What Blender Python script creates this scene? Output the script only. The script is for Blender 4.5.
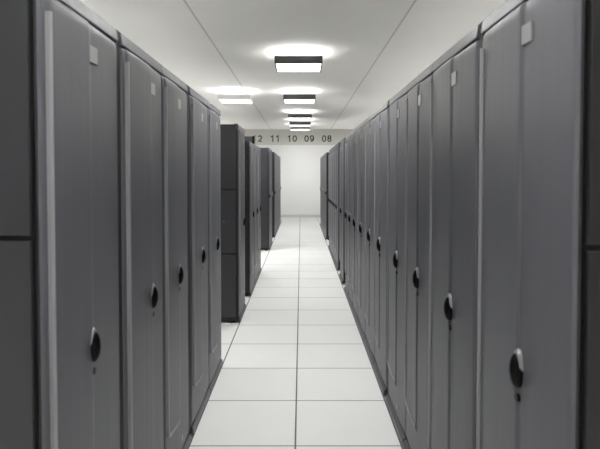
import bpy, bmesh, math

for o in list(bpy.data.objects):
    bpy.data.objects.remove(o)
scn = bpy.context.scene
COL = scn.collection

# ------------------------------------------------------------------ camera, world, exposure
EYE = 1.535
FPX = 531.0
TILT = math.radians(1.6)
cam_data = bpy.data.cameras.new('camera')
cam = bpy.data.objects.new('camera', cam_data)
COL.objects.link(cam)
cam.location = (0, 0, EYE)
cam.rotation_euler = (math.pi / 2 - TILT, 0, 0)
cam_data.sensor_fit = 'HORIZONTAL'
cam_data.sensor_width = 36.0
cam_data.lens = 36.0 * FPX / 600.0
cam_data.shift_x = -1.0 / 600.0
cam_data.shift_y = -((224.5 - 174.0) - FPX * math.tan(TILT)) / 600.0
cam_data.clip_start = 0.02
cam_data.dof.use_dof = True
cam_data.dof.focus_distance = 5.5
cam_data.dof.aperture_fstop = 5.2
scn.camera = cam

world = bpy.data.worlds.new('world')
scn.world = world
world.use_nodes = True
world.node_tree.nodes['Background'].inputs[0].default_value = (0.9, 0.95, 1.0, 1)
world.node_tree.nodes['Background'].inputs[1].default_value = 0.05

scn.view_settings.view_transform = 'Standard'
scn.view_settings.look = 'None'
scn.view_settings.gamma = 1.0
scn.view_settings.use_curve_mapping = False
scn.view_settings.exposure = 0.0

LAMP_DOWN = 3.0        # glow of the diffusers
LAMP_UP = 25.0
AISLE_W, AISLE_SPREAD = 25.5, 148.0
SIDE_W, SIDE_SPREAD = 52.0, 90.0  # side values drive the added lamps behind the rows

# ------------------------------------------------------------------ helpers


def material(name, color, rough=0.5, metal=0.0, emit=0.0, spec=0.5, streak=0.0):
    m = bpy.data.materials.new(name)
    m.use_nodes = True
    nt = m.node_tree
    b = nt.nodes['Principled BSDF']
    b.inputs['Base Color'].default_value = (*color, 1)
    b.inputs['Roughness'].default_value = rough
    b.inputs['Metallic'].default_value = metal
    b.inputs['Specular IOR Level'].default_value = spec
    if emit:
        b.inputs['Emission Color'].default_value = (1.0, 0.995, 0.98, 1)
        b.inputs['Emission Strength'].default_value = emit
    if streak:
        tc = nt.nodes.new('ShaderNodeTexCoord')
        mp = nt.nodes.new('ShaderNodeMapping')
        mp.inputs['Scale'].default_value = (14, 14, 0.6)
        nz = nt.nodes.new('ShaderNodeTexNoise')
        nz.inputs['Scale'].default_value = 2.0
        nz.inputs['Detail'].default_value = 2.0
        rp = nt.nodes.new('ShaderNodeMapRange')
        rp.inputs['To Min'].default_value = rough - streak
        rp.inputs['To Max'].default_value = rough + streak
        nt.links.new(tc.outputs['Object'], mp.inputs['Vector'])
        nt.links.new(mp.outputs['Vector'], nz.inputs['Vector'])
        nt.links.new(nz.outputs['Fac'], rp.inputs['Value'])
        nt.links.new(rp.outputs['Result'], b.inputs['Roughness'])
    return m


def grid_material(name, base, line, rough, xs, ys, spec=0.5, vary=0.03):
    """Surface with joints. xs / ys = (spacing, offset, half width) or None, in metres of the object's own space."""
    m = bpy.data.materials.new(name)
    m.use_nodes = True
    nt = m.node_tree
    N, L = nt.nodes, nt.links
    b = N['Principled BSDF']
    b.inputs['Roughness'].default_value = rough
    b.inputs['Specular IOR Level'].default_value = spec
    tc = N.new('ShaderNodeTexCoord')
    sp = N.new('ShaderNodeSeparateXYZ')
    L.new(tc.outputs['Object'], sp.inputs[0])

    def mth(op, a, bb):
        n = N.new('ShaderNodeMath')
        n.operation = op
        for i, v in enumerate((a, bb)):
            if v is None:
                continue
            if isinstance(v, (int, float)):
                n.inputs[i].default_value = v
            else:
                L.new(v, n.inputs[i])
        return n.outputs[0]

    outs = []
    for key, ax in (('X', xs), ('Y', ys)):
        if not ax:
            continue
        s, off, hw = ax
        v = mth('SUBTRACT', sp.outputs[key], off - s / 2)
        v = mth('FLOORED_MODULO', v, s)
        v = mth('ABSOLUTE', mth('SUBTRACT', v, s / 2), None)
        outs.append(mth('LESS_THAN', v, hw))
    fac = outs[0] if len(outs) == 1 else mth('MAXIMUM', outs[0], mth('MULTIPLY', outs[1], 0.7))
    nz = N.new('ShaderNodeTexNoise')
    nz.inputs['Scale'].default_value = 3.0
    L.new(tc.outputs['Object'], nz.inputs['Vector'])
    mr = N.new('ShaderNodeMapRange')
    mr.inputs['To Min'].default_value = 1.0 - vary
    mr.inputs['To Max'].default_value = 1.0 + vary
    L.new(nz.outputs['Fac'], mr.inputs['Value'])
    sc = N.new('ShaderNodeVectorMath')
    sc.operation = 'SCALE'
    sc.inputs[0].default_value = base
    L.new(mr.outputs['Result'], sc.inputs['Scale'])
    mx = N.new('ShaderNodeMix')
    mx.data_type = 'RGBA'
    L.new(fac, mx.inputs['Factor'])
    L.new(sc.outputs[0], mx.inputs['A'])
    mx.inputs['B'].default_value = (*line, 1)
    L.new(mx.outputs['Result'], b.inputs['Base Color'])
    return m


def add_box(bm, x0, x1, y0, y1, z0, z1, bevel=0.0):
    x0, x1 = min(x0, x1), max(x0, x1)
    vs = [bm.verts.new((x, y, z)) for x in (x0, x1) for y in (y0, y1) for z in (z0, z1)]
    q = [(0, 1, 3, 2), (4, 6, 7, 5), (0, 4, 5, 1), (2, 3, 7, 6), (0, 2, 6, 4), (1, 5, 7, 3)]
    fs = [bm.faces.new([vs[i] for i in f]) for f in q]
    if bevel:
        es = list({e for f in fs for e in f.edges})
        bmesh.ops.bevel(bm, geom=es, offset=bevel, segments=2, affect='EDGES', profile=0.5)


def add_prism_y(bm, pts, y0, y1):
    """Closed cross-section pts in (x, z) swept from y0 to y1."""
    a = [bm.verts.new((x, y0, z)) for x, z in pts]
    b = [bm.verts.new((x, y1, z)) for x, z in pts]
    n = len(pts)
    bm.faces.new(a)
    bm.faces.new(b)
    for i in range(n):
        bm.faces.new((a[i], a[(i + 1) % n], b[(i + 1) % n], b[i]))


def add_cyl(bm, c, r, d0, d1, axis='Z', n=20):
    rings = []
    for d in (d0, d1):
        ring = []
        for i in range(n):
            t = 2 * math.pi * i / n
            p = (r * math.cos(t), r * math.sin(t))
            if axis == 'Z':
                co = (c[0] + p[0], c[1] + p[1], d)
            elif axis == 'X':
                co = (d, c[0] + p[0], c[1] + p[1])
            else:
                co = (c[0] + p[0], d, c[1] + p[1])
            ring.append(bm.verts.new(co))
        rings.append(ring)
    bm.faces.new(rings[0])
    bm.faces.new(rings[1])
    for i in range(n):
        bm.faces.new((rings[0][i], rings[0][(i + 1) % n], rings[1][(i + 1) % n], rings[1][i]))


def mesh_of(bm, name, mat, smooth=None):
    bmesh.ops.recalc_face_normals(bm, faces=bm.faces[:])
    me = bpy.data.meshes.new(name)
    bm.to_mesh(me)
    bm.free()
    me.materials.append(mat)
    if smooth is not None:
        me.polygons.foreach_set('use_smooth', [True] * len(me.polygons))
        me.set_sharp_from_angle(angle=math.radians(smooth))
    return me


def link(name, me, parent=None, loc=(0, 0, 0)):
    o = bpy.data.objects.new(name, me)
    COL.objects.link(o)
    o.location = loc
    if parent:
        o.parent = parent
    return o


def structure(name, bm, mat):
    o = link(name, mesh_of(bm, name, mat))
    o['kind'] = 'structure'
    return o


def thing(name, label, cat, loc, group=None):
    o = link(name, None, None, loc)
    o['label'] = label
    o['category'] = cat
    if group:
        o['group'] = group
    return o


# ------------------------------------------------------------------ materials
M_RACK = material('graphite rack paint', (0.098, 0.099, 0.111), 0.42, 0.0, spec=0.42, streak=0.06)
M_CARC = material('charcoal carcass paint', (0.010, 0.0105, 0.0115), 0.6)
M_SIDE = material('charcoal side panel paint', (0.034, 0.035, 0.039), 0.45)
M_BLACK = material('black plastic', (0.003, 0.003, 0.003), 0.35, spec=0.15)
M_FOOT = material('black rubber', (0.006, 0.006, 0.006), 0.8)
M_EDGELIGHT = material('light grey edge highlight', (0.26, 0.26, 0.27), 0.4)  # light colour painted in for the highlights along door panel edges
M_ESCGLINT = material('grey escutcheon highlight', (0.24, 0.24, 0.245), 0.30)  # light grey plate stands in for the highlight on the handle
M_BADGE = material('silver badge', (0.28, 0.28, 0.29), 0.3, 0.2)
M_RAIL = material('grey rail', (0.11, 0.11, 0.11), 0.45)
M_WALL = grid_material('white wall paint', (0.80, 0.80, 0.80), (0.8, 0.8, 0.8), 0.7, (50, 25, 0.0), None, vary=0.01)
M_HEAD = material('beige header paint', (0.60, 0.59, 0.55), 0.7)
M_BASE = material('grey skirting', (0.60, 0.60, 0.59), 0.5)
M_CEIL = grid_material('off white ceiling board', (0.82, 0.81, 0.78), (0.58, 0.57, 0.55), 0.8, (2.1, -1.06, 0.012), None, spec=0.2, vary=0.015)
M_FLOOR = grid_material('white raised floor tile', (0.80, 0.805, 0.79), (0.10, 0.10, 0.10), 0.6, (0.6, -0.032, 0.0050), (0.6, 4.758, 0.0062))
M_HOUS = material('dark grey lamp housing', (0.10, 0.10, 0.10), 0.5)
M_WHOUS = material('white lamp housing', (0.75, 0.75, 0.73), 0.5)
M_DIFF = material('glowing diffuser', (0.9, 0.9, 0.9), 0.5, emit=LAMP_DOWN)
M_FILLDIFF = material('glowing added fill lamp diffuser', (0.9, 0.9, 0.9), 0.5, emit=3.0)
M_UP = material('glowing uplight cover', (0.9, 0.9, 0.9), 0.5, emit=LAMP_UP)
M_STEEL = material('steel rod', (0.5, 0.5, 0.5), 0.35, 0.8)
M_NUM = material('charcoal lettering', (0.03, 0.03, 0.03), 0.6)

# ------------------------------------------------------------------ room shell
XL, XR, YN, YF, ZC = -4.6, 4.6, -3.6, 18.75, EYE + 1.575
bm = bmesh.new(); add_box(bm, XL, XR, YN, YF, -0.08, 0.0); structure('floor', bm, M_FLOOR)
bm = bmesh.new(); add_box(bm, XL, XR, YN, YF, ZC, ZC + 0.08); structure('ceiling', bm, M_CEIL)
bm = bmesh.new(); add_box(bm, XL - 0.1, XL, YN, YF, -0.08, ZC + 0.08); structure('wall_left', bm, M_WALL)
bm = bmesh.new(); add_box(bm, XR, XR + 0.1, YN, YF, -0.08, ZC + 0.08); structure('wall_right', bm, M_WALL)
bm = bmesh.new(); add_box(bm, XL - 0.1, XR + 0.1, YF, YF + 0.1, -0.08, ZC + 0.08); structure('wall_back', bm, M_WALL)
bm = bmesh.new(); add_box(bm, XL - 0.1, XR + 0.1, YN - 0.1, YN, -0.08, ZC + 0.08); structure('wall_front', bm, M_WALL)
bm = bmesh.new(); add_box(bm, XL, XR, YF - 0.015, YF, 0.0, 0.10, 0.003); structure('baseboard_back', bm, M_BASE)
ZH = EYE + 1.02
bm = bmesh.new(); add_box(bm, XL, XR, YF - 0.012, YF, ZH, ZC); structure('trim_1', bm, M_HEAD)

# ------------------------------------------------------------------ row numbers on the header
def arc(cx, cz, rx, rz, a0, a1, n=20):
    return [(cx + rx * math.cos(math.radians(a0 + (a1 - a0) * i / n)), cz + rz * math.sin(math.radians(a0 + (a1 - a0) * i / n))) for i in range(n + 1)]


DW, DH, DT = 0.156, 0.230, 0.040          # digit width, height, stroke
hx, hz = (DW - DT) / 2, (DH - DT) / 2
STROKES = {
    '0': [(arc(0, 0, hx, hz, 0, 360, 32), True)],
    '1': [([(-0.052, 0.052), (0.012, hz + 0.004), (0.012, -DH / 2)], False)],
    '2': [(arc(0, hz - 0.058, hx * .95, 0.058, 165, -25, 16) + [(0.012, -0.035), (-hx, -hz), (hx + 0.012, -hz)], False)],
    '8': [(arc(0, 0.052, hx * .86, hz - 0.052, 0, 360, 28), True), (arc(0, -0.046, hx, hz - 0.046, 0, 360, 28), True)],
    '9': [(arc(0, 0.034, hx, hz - 0.034, 0, 360, 28), True), (arc(0, 0.0, hx, hz, 20, -145, 22), False)],
}


def digit_mesh(ch):
    bm = bmesh.new()
    for pts, closed in STROKES[ch]:
        if closed:
            pts = pts[:-1]
        n = len(pts)
        L, R = [], []
        for i, p in enumerate(pts):
            a = pts[i - 1] if (i or closed) else p
            c = pts[(i + 1) % n] if (i < n - 1 or closed) else p
            d1 = (p[0] - a[0], p[1] - a[1]); d2 = (c[0] - p[0], c[1] - p[1])
            l1 = math.hypot(*d1) or 1; l2 = math.hypot(*d2) or 1
            tx, tz = d1[0] / l1 + d2[0] / l2, d1[1] / l1 + d2[1] / l2
            tl = math.hypot(tx, tz)
            tx, tz = tx / tl, tz / tl
            k = DT / 2
            if 0 < i < n - 1 or closed:
                k /= max(0.6, abs((d1[0] * tx + d1[1] * tz) / l1))
            L.append((p[0] - tz * k, p[1] + tx * k)); R.append((p[0] + tz * k, p[1] - tx * k))
        V = [[bm.verts.new((x, y, z)) for x, z in side] for y in (-0.004, 0.0) for side in (L, R)]
        m = n if closed else n - 1
        for i in range(m):
            j = (i + 1) % n
            for A, B in ((0, 1), (1, 3), (3, 2), (2, 0)):
                bm.faces.new((V[A][i], V[A][j], V[B][j], V[B][i]))
        if not closed:
            for i in (0, n - 1):
                bm.faces.new((V[0][i], V[1][i], V[3][i], V[2][i]))
    return mesh_of(bm, 'digit', M_NUM)


digits = {c: digit_mesh(c) for c in STROKES}
for txt, px in [('12', 257.4), ('11', 275.2), ('10', 292.1), ('09', 309.2), ('08', 326.7)]:
    t = thing('row_number', 'dark grey number %s lettered on the beige band above the end wall' % txt, 'number sign',
              ((px - 301.0) * YF / FPX, YF - 0.0122, EYE + 35.3 * YF / FPX), 'numbers along the end wall band')
    for k, ch in enumerate(txt):
        link('digit', digits[ch], t, ((k - 0.5) * 0.188, 0, 0))

# ------------------------------------------------------------------ ceiling lamps
ZB = EYE + 1.38
lamp_cache = {}


def lamp(x, y, label, housing, diff=None, group='suspended square ceiling lights', power=1.0, spread=None, aim=0.0):
    diff = diff or M_DIFF
    t = thing('ceiling_light', label, 'ceiling light', (x, y, ZB), group)
    hw, d, h = 0.30, 0.60, 0.095
    key = housing.name + diff.name
    if key not in lamp_cache:
        b1 = bmesh.new()
        add_box(b1, -hw, hw, 0, 0.02, 0, h)
        add_box(b1, -hw, hw, d - 0.02, d, 0, h)
        add_box(b1, -hw, -hw + 0.015, 0.02, d - 0.02, 0, h)
        add_box(b1, hw - 0.015, hw, 0.02, d - 0.02, 0, h)
        b2 = bmesh.new()
        add_box(b2, -hw + 0.016, hw - 0.016, 0.021, d - 0.021, 0.004, 0.012)
        b3 = bmesh.new()
        add_box(b3, -hw * .75, hw * .75, d * .15, d * .85, h - 0.012, h - 0.004)
        add_box(b1, -hw + 0.015, hw - 0.015, 0.02, d - 0.02, h - 0.020, h - 0.013)
        b4 = bmesh.new()
        for k in range(1, 4):
            xx = -hw + 2 * hw * k / 4
            add_box(b4, xx - 0.003, xx + 0.003, 0.021, d - 0.021, 0.0, 0.0035)
        rods = []
        for sx in (-1, 1):
            b5 = bmesh.new()
            add_cyl(b5, (sx * (hw - 0.008), d / 2), 0.005, h - 0.001, ZC - ZB, 'Z', 8)
            rods.append(mesh_of(b5, 'rod', M_STEEL))
        lamp_cache[key] = (mesh_of(b1, 'housing', housing), mesh_of(b2, 'diffuser', diff),
                           mesh_of(b3, 'uplight_cover', M_UP), mesh_of(b4, 'louvre', M_WHOUS), rods)
    c = lamp_cache[key]
    link('housing', c[0], t)
    df = link('diffuser', c[1], t)
    link('louvre', c[3], df)
    link('uplight_cover', c[2], t)
    for r in c[4]:
        link('rod', r, t)
    ld = bpy.data.lights.new('lamp_tube', 'AREA')
    ld.shape = 'RECTANGLE'
    ld.size, ld.size_y = 0.56, 0.55
    aisle = abs(x) < 2
    ld.energy = AISLE_W * power if aisle else SIDE_W
    ld.spread = math.radians(spread or (AISLE_SPREAD if aisle else SIDE_SPREAD))
    ld.color = (1.0, 0.995, 0.985)
    lo = link('lamp_tube', ld, t, (0, d / 2, -0.003))
    lo.rotation_euler = (math.radians(aim), 0, 0)


lamp(-0.03, 9.86, 'dark edged square ceiling light, nearest of the middle line in the photo', M_HOUS, power=0.7)
lamp(-0.03, 13.1, 'dark edged square ceiling light with its glow on the ceiling, second of middle line', M_HOUS, power=0.95)
lamp(-0.03, 15.0, 'dark edged square ceiling light, third of the middle line toward the end wall', M_HOUS, power=0.8)
lamp(-0.03, 16.4, 'dark edged square ceiling light closest to the numbered end wall', M_HOUS, power=0.32, spread=72.0, aim=54.0)
lamp(-1.24, 9.86, 'white edged ceiling light hanging above the left rack row', M_WHOUS)
lamp(-0.03, 6.66, 'dark edged square ceiling light over the aisle beside the lone left rack', M_HOUS)
lamp(-0.03, 3.46, 'dark edged square ceiling light over the closest racks of the aisle', M_HOUS)
lamp(-0.03, 0.26, 'dark edged square ceiling light straight above the open aisle end', M_HOUS)

for sx in (-1, 1):  # unseen lamps added behind both rows to brighten the ceiling
    for y in (0.26, 4.2, 8.2, 12.2, 16.2):
        lamp(sx * 3.1, y, 'added unseen white edged light over the aisle behind the %s rack row' % ('left' if sx < 0 else 'right'),
             M_WHOUS, M_FILLDIFF, 'added fill lights behind the %s row' % ('left' if sx < 0 else 'right'))

# ------------------------------------------------------------------ server racks
cache = {}


def smooth(a, b, x):
    t = max(0.0, min(1.0, (x - a) / (b - a)))
    return t * t * (3 - 2 * t)


def door_mesh(s, w, H, z0, z1, fr):
    bm = bmesh.new()
    m = 0.005
    vs = sorted({round(v, 4) for v in
                 [m, m + .001, m + .003, m + .007, m + .012, .03, .034, .038, .042, .046, .07, .10, .14, w * fr * .66, w * fr * .8] +
                 [w * fr + d for d in (-.03, -.018, -.007, -.004, 0, .004, .007, .018, .03)] +
                 [w * (fr + (1 - fr) * q) for q in (.24, .4, .55, .68)] +
                 [w - d for d in (.046, .042, .038, .034, .030, .022, m + .012, m + .007, m + .003, m + .001, m)]})
    zs = sorted({round(z, 4) for z in
                 [z0, z0 + .004, z0 + .012, z0 + .03, .15, .2] + [.22 + .008 * k for k in range(12)] +
                 [.34, .5, .8, 1.1, 1.4, 1.7, z1 - .08, z1 - .05, z1 - .035, z1 - .02, z1 - .01, z1 - .004, z1]})

    def u(v, z):
        e = min(v - m, w - m - v)
        r = 0.012
        rnd = -0.009 * (1 - math.sqrt(max(0, 1 - (1 - min(e, r) / r) ** 2)))
        ez = min(z - z0, z1 - z)
        rz = 0.03
        rnd += -0.010 * (1 - math.sqrt(max(0, 1 - (1 - min(ez, rz) / rz) ** 2)))
        x = (v - w / 2) / (w / 2)
        bow = 0.006 * (1 - x * x)
        low = 0.235 + 0.05 * smooth(w * fr, w * .95, v)
        if s > 0:
            low = 0.285 - 0.04 * smooth(w * .05, w * fr, v)
            pan = smooth(.030, .046, v) * (1 - smooth(w * fr - .007, w * fr + .007, v)) * smooth(low, low + .018, z)
        else:
            pan = smooth(w * fr - .007, w * fr + .007, v) * (1 - smooth(w - .046, w - .030, v)) * smooth(low, low + .018, z)
        return -0.006 + bow + 0.006 * pan + rnd

    front = [[bm.verts.new((s * u(v, z), v, z)) for z in zs] for v in vs]
    back = [[bm.verts.new((s * -0.022, v, z)) for z in (z0, z1)] for v in (vs[0], vs[-1])]
    nv, nz = len(vs), len(zs)
    for i in range(nv - 1):
        for j in range(nz - 1):
            bm.faces.new((front[i][j], front[i + 1][j], front[i + 1][j + 1], front[i][j + 1]))
    bm.faces.new((back[0][0], back[0][1], back[1][1], back[1][0]))
    bm.faces.new([back[0][0]] + front[0] + [back[0][1]])
    bm.faces.new([back[1][0]] + front[-1] + [back[1][1]])
    bm.faces.new([back[0][0]] + [front[i][0] for i in range(nv)] + [back[1][0]])
    bm.faces.new([back[0][1]] + [front[i][-1] for i in range(nv)] + [back[1][1]])
    me = mesh_of(bm, 'door', M_RACK, 40)
    me.materials.append(M_CARC)                 # dark carcass colour on the door edge faces
    for p in me.polygons[(nv - 1) * (nz - 1):]:
        p.material_index = 1
    return me


def handle_meshes(s, yc, zc):
    """Oval paddle: grey escutcheon painting the upper highlight, black domed grip over its lower part, key lock below."""
    n = 28
    base = bmesh.new()
    rings = []
    for sc, u in [(1.0, -0.004), (1.0, 0.004), (0.92, 0.009), (0.80, 0.010)]:
        rings.append([base.verts.new((s * u, yc - 0.002 + 0.023 * sc * math.cos(2 * math.pi * i / n),
                                      zc + 0.009 + 0.046 * sc * math.sin(2 * math.pi * i / n))) for i in range(n)])
    for a, b in zip(rings, rings[1:]):
        for i in range(n):
            base.faces.new((a[i], a[(i + 1) % n], b[(i + 1) % n], b[i]))
    base.faces.new(rings[0]); base.faces.new(rings[-1])
    grip = bmesh.new()
    rings = []
    for k in range(8):
        t = max(0, (k - 1)) / 6 * math.pi / 2
        sc, uu = math.cos(t), math.sin(t)
        ring = []
        for i in range(n):
            a = 2 * math.pi * i / n
            dy, dz = 0.025 * sc * math.cos(a), 0.047 * sc * math.sin(a)
            ring.append(grip.verts.new((s * (-0.004 if k == 0 else 0.006 + 0.020 * uu), yc + dy, zc + dz - 0.004)))
        rings.append(ring)
    for a, b in zip(rings, rings[1:]):
        for i in range(n):
            grip.faces.new((a[i], a[(i + 1) % n], b[(i + 1) % n], b[i]))
    grip.faces.new(rings[0]); grip.faces.new(rings[-1])
    bmesh.ops.remove_doubles(grip, verts=grip.verts[:], dist=1e-5)
    lock = bmesh.new()
    add_cyl(lock, (yc, zc - 0.078), 0.011, s * -0.010, s * 0.007, 'X', 16)
    return (mesh_of(base, 'handle', M_ESCGLINT, 40), mesh_of(grip, 'grip', M_BLACK, 60), mesh_of(lock, 'lock', M_BLACK, 40))


def rack_meshes(s, w, H, style, side, fr, gap=0.0):
    key = (s, round(w, 4), H, style, side, fr, round(gap, 4))
    if key in cache:
        return cache[key]
    D = 1.0
    P = []
    # (name, mesh, sub-parts)
    b = bmesh.new()
    y0 = 0.014 if side else 0.003
    add_box(b, s * -D, s * -0.026, y0, w - 0.003, 0.060, H - 0.006)
    P.append(('cabinet', mesh_of(b, 'cabinet', M_CARC), []))
    if side:
        b = bmesh.new()
        zz = [0.062, 0.718, 1.377, H - 0.008]
        for k in range(3):
            add_box(b, s * -(D - .01), s * -0.034, 0.0, 0.0115, zz[k] + (.007 if k else 0), zz[k + 1] - (.007 if k < 2 else 0), 0.002)
        bd = bmesh.new()
        add_cyl(bd, (s * -0.16, 1.048), 0.012, -0.001, 0.002, 'Y', 16)
        P.append(('side_panel', mesh_of(b, 'side_panel', M_SIDE if s > 0 else M_CARC), [('emblem', mesh_of(bd, 'emblem', M_RACK))]))
    if gap:
        b = bmesh.new()
        add_box(b, s * -0.045, s * -0.012, 0.001 - gap, -0.001, 0.03, H - 0.004)  # black strip standing in for the shade inside narrow gaps
        P.append(('gap_shade_strip', mesh_of(b, 'gap_shade_strip', M_CARC), []))
    b = bmesh.new()
    add_prism_y(b, [(s * -0.05, H), (s * -0.020, H), (s * -0.010, H - .006), (s * -0.003, H - .046), (s * -0.004, H - .050), (s * -0.05, H - .050)], 0.003, w - 0.003)
    P.append(('top_cap', mesh_of(b, 'top_cap', M_RACK), []))
    b = bmesh.new()
    add_box(b, s * -D, s * -0.008, 0.004, w - 0.004, 0.022, 0.056)
    P.append(('plinth', mesh_of(b, 'plinth', M_CARC), []))
    b = bmesh.new()
    out = 0.004 if s > 0 else 0.014
    add_prism_y(b, [(s * -0.007, 0.012), (s * out, 0.012), (s * out, 0.040), (s * -0.004, 0.057), (s * -0.007, 0.057)], 0.006, w - 0.006)
    P.append(('kick_plate', mesh_of(b, 'kick_plate', M_RACK), []))
    for fu in (-0.07, -0.90):
        for fy in (0.05, w - 0.05):
            b = bmesh.new()
            add_cyl(b, (s * fu, fy), 0.028, 0.0, 0.024, 'Z', 16)
            P.append(('foot', mesh_of(b, 'foot', M_FOOT), []))
    z0, z1 = 0.060, H - 0.053
    sub = []
    if style == 'handle':
        h, g, l = handle_meshes(s, w * fr, 1.018)
        sub += [('handle', h), ('grip', g), ('lock', l)]
        b = bmesh.new()
        add_box(b, s * -0.008, s * 0.0035, w * fr - (0.0 if s > 0 else 0.055), w * fr + (0.06 if s > 0 else 0.004), 1.870, 1.920, 0.001)
        c = bmesh.new()
        vb = w * .62 if s > 0 else w * .38
        add_box(c, s * -0.008, s * 0.0025, vb - .012, vb + .012, 0.118, 0.146, 0.001)
        sub.append(('label_plate', mesh_of(c, 'label_plate', M_BADGE)))
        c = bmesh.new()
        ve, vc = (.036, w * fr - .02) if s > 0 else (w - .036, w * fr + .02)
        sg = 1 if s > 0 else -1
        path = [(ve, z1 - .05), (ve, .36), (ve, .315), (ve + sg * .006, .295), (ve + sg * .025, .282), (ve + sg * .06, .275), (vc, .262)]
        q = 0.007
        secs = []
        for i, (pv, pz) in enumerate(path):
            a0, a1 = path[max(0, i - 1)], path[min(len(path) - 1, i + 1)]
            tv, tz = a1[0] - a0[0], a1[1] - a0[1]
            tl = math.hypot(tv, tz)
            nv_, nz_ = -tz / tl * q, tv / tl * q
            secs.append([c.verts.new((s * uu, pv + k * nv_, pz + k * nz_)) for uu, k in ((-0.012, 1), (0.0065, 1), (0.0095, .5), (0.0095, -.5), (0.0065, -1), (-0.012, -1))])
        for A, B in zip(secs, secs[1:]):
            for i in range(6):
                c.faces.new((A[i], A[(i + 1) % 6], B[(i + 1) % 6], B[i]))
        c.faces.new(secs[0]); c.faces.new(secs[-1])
        sub.append(('edge_highlight', mesh_of(c, 'edge_highlight', M_EDGELIGHT)))  # raised strip drawing the highlight down the outer edge and along the bottom
        if H > 1.98:
            sub.append(('badge', mesh_of(b, 'badge', M_BADGE)))
        else:
            b.free()
    else:
        zr = 1.118 if s > 0 else 1.123
        b = bmesh.new()
        add_prism_y(b, [(s * -0.012, zr + .03), (s * 0.008, zr + .022), (s * 0.018, zr + .004), (s * 0.014, zr), (s * -0.012, zr)], 0.008, w - 0.008)
        sub.append(('rail', mesh_of(b, 'rail', M_RAIL)))
        b = bmesh.new()
        add_prism_y(b, [(s * -0.012, zr - .001), (s * 0.017, zr - .001), (s * 0.014, zr - .06), (s * -0.012, zr - .06)], 0.008, w - 0.008)
        sub.append(('grip', mesh_of(b, 'grip', M_BLACK)))
    P.append(('door', door_mesh(s, w, H, z0, z1, fr), sub))
    cache[key] = P
    return P


def rack(s, x, ya, yb, H, style, side, label, group, fr, gap):
    t = thing('server_rack', label, 'server rack', (x, ya, 0), group)
    for name, me, sub in rack_meshes(s, round(yb - ya, 4), H, style, side, fr, gap):
        p = link(name, me, t)
        for sn, sm in sub:
            link(sn, sm, p)


ORD = ['first', 'second', 'third', 'fourth', 'fifth', 'sixth', 'seventh', 'eighth', 'ninth', 'tenth', 'eleventh', 'twelfth',
       'thirteenth', 'fourteenth', 'fifteenth', 'sixteenth', 'seventeenth', 'eighteenth', 'nineteenth', 'twentieth',
       'twenty-first', 'twenty-second']


def even(a, b, n):
    return [a + (b - a) * i / n for i in range(n + 1)]


XLF, XRF = -0.631, 0.580
LEFT = [([1.30, 1.857], 2.043, 'handle'),
        ([1.898, 2.443, 2.986], 2.043, 'handle'),
        ([3.056, 3.638, 4.22], 2.043, 'handle'),
        ([5.42, 6.03], 2.048, 'handle'),
        (even(6.60, 8.39, 3), 1.948, 'handle'),
        (even(10.60, 11.72, 2), 2.063, 'rail'),
        (even(12.70, 16.60, 6), 2.068, 'rail')]
RIGHT = [([1.13, 1.738], 2.038, 'handle'),
         ([1.778, 2.387, 2.93, 3.533], 2.038, 'handle'),
         ([3.607, 4.17, 4.77, 5.40, 6.00, 6.50, 6.964], 2.038, 'handle'),
         ([7.32, 7.90], 2.038, 'handle'),
         (even(8.34, 11.06, 5), 2.038, 'handle'),
         (even(12.28, 16.0, 6), 2.038, 'rail')]
for s, x, blocks, side in ((1, XLF, LEFT, 'left'), (-1, XRF, RIGHT, 'right')):
    n = 0
    for bi, (ys, H, style) in enumerate(blocks):
        for k in range(len(ys) - 1):
            nth = ORD[n]
            n += 1
            if side == 'left' and bi == 3:
                lab = 'lone dark rack standing in the gap of the left row, its paneled side showing'
            elif side == 'left' and bi == 4:
                lab = '%s low dark grey rack behind the lone rack of the left row' % ORD[k]
            elif style == 'rail':
                lab = '%s dark grey server rack of the %s row, with a waist-high rail' % (nth, side)
            else:
                lab = '%s dark grey server rack with oval black handle along the %s row' % (nth, side)
            rack(s, x, ys[k], ys[k + 1], H, style, k == 0, lab, 'server racks in the %s row' % side,
                 {(1, 0): 0.62, (3, 0): 0.58}.get((bi, k), 0.52) if side == 'left' else (0.44 if bi < 2 else 0.50),
                 ys[0] - blocks[bi - 1][0][-1] if k == 0 and bi and ys[0] - blocks[bi - 1][0][-1] < 0.1 else 0.0)

# ------------------------------------------------------------------ cable box on the low racks
t = thing('cable_box', 'dark grey cable box lying on top of the low racks in left row', 'box', (-0.632, 7.22, 1.948))
b = bmesh.new(); add_box(b, -0.80, -0.03, 0, 0.14, 0, 0.098, 0.003); link('case', mesh_of(b, 'case', M_RACK), t)
b = bmesh.new(); add_box(b, -0.0295, 0.0, -0.002, 0.142, 0, 0.10, 0.002); link('end_cap', mesh_of(b, 'end_cap', M_BLACK), t)
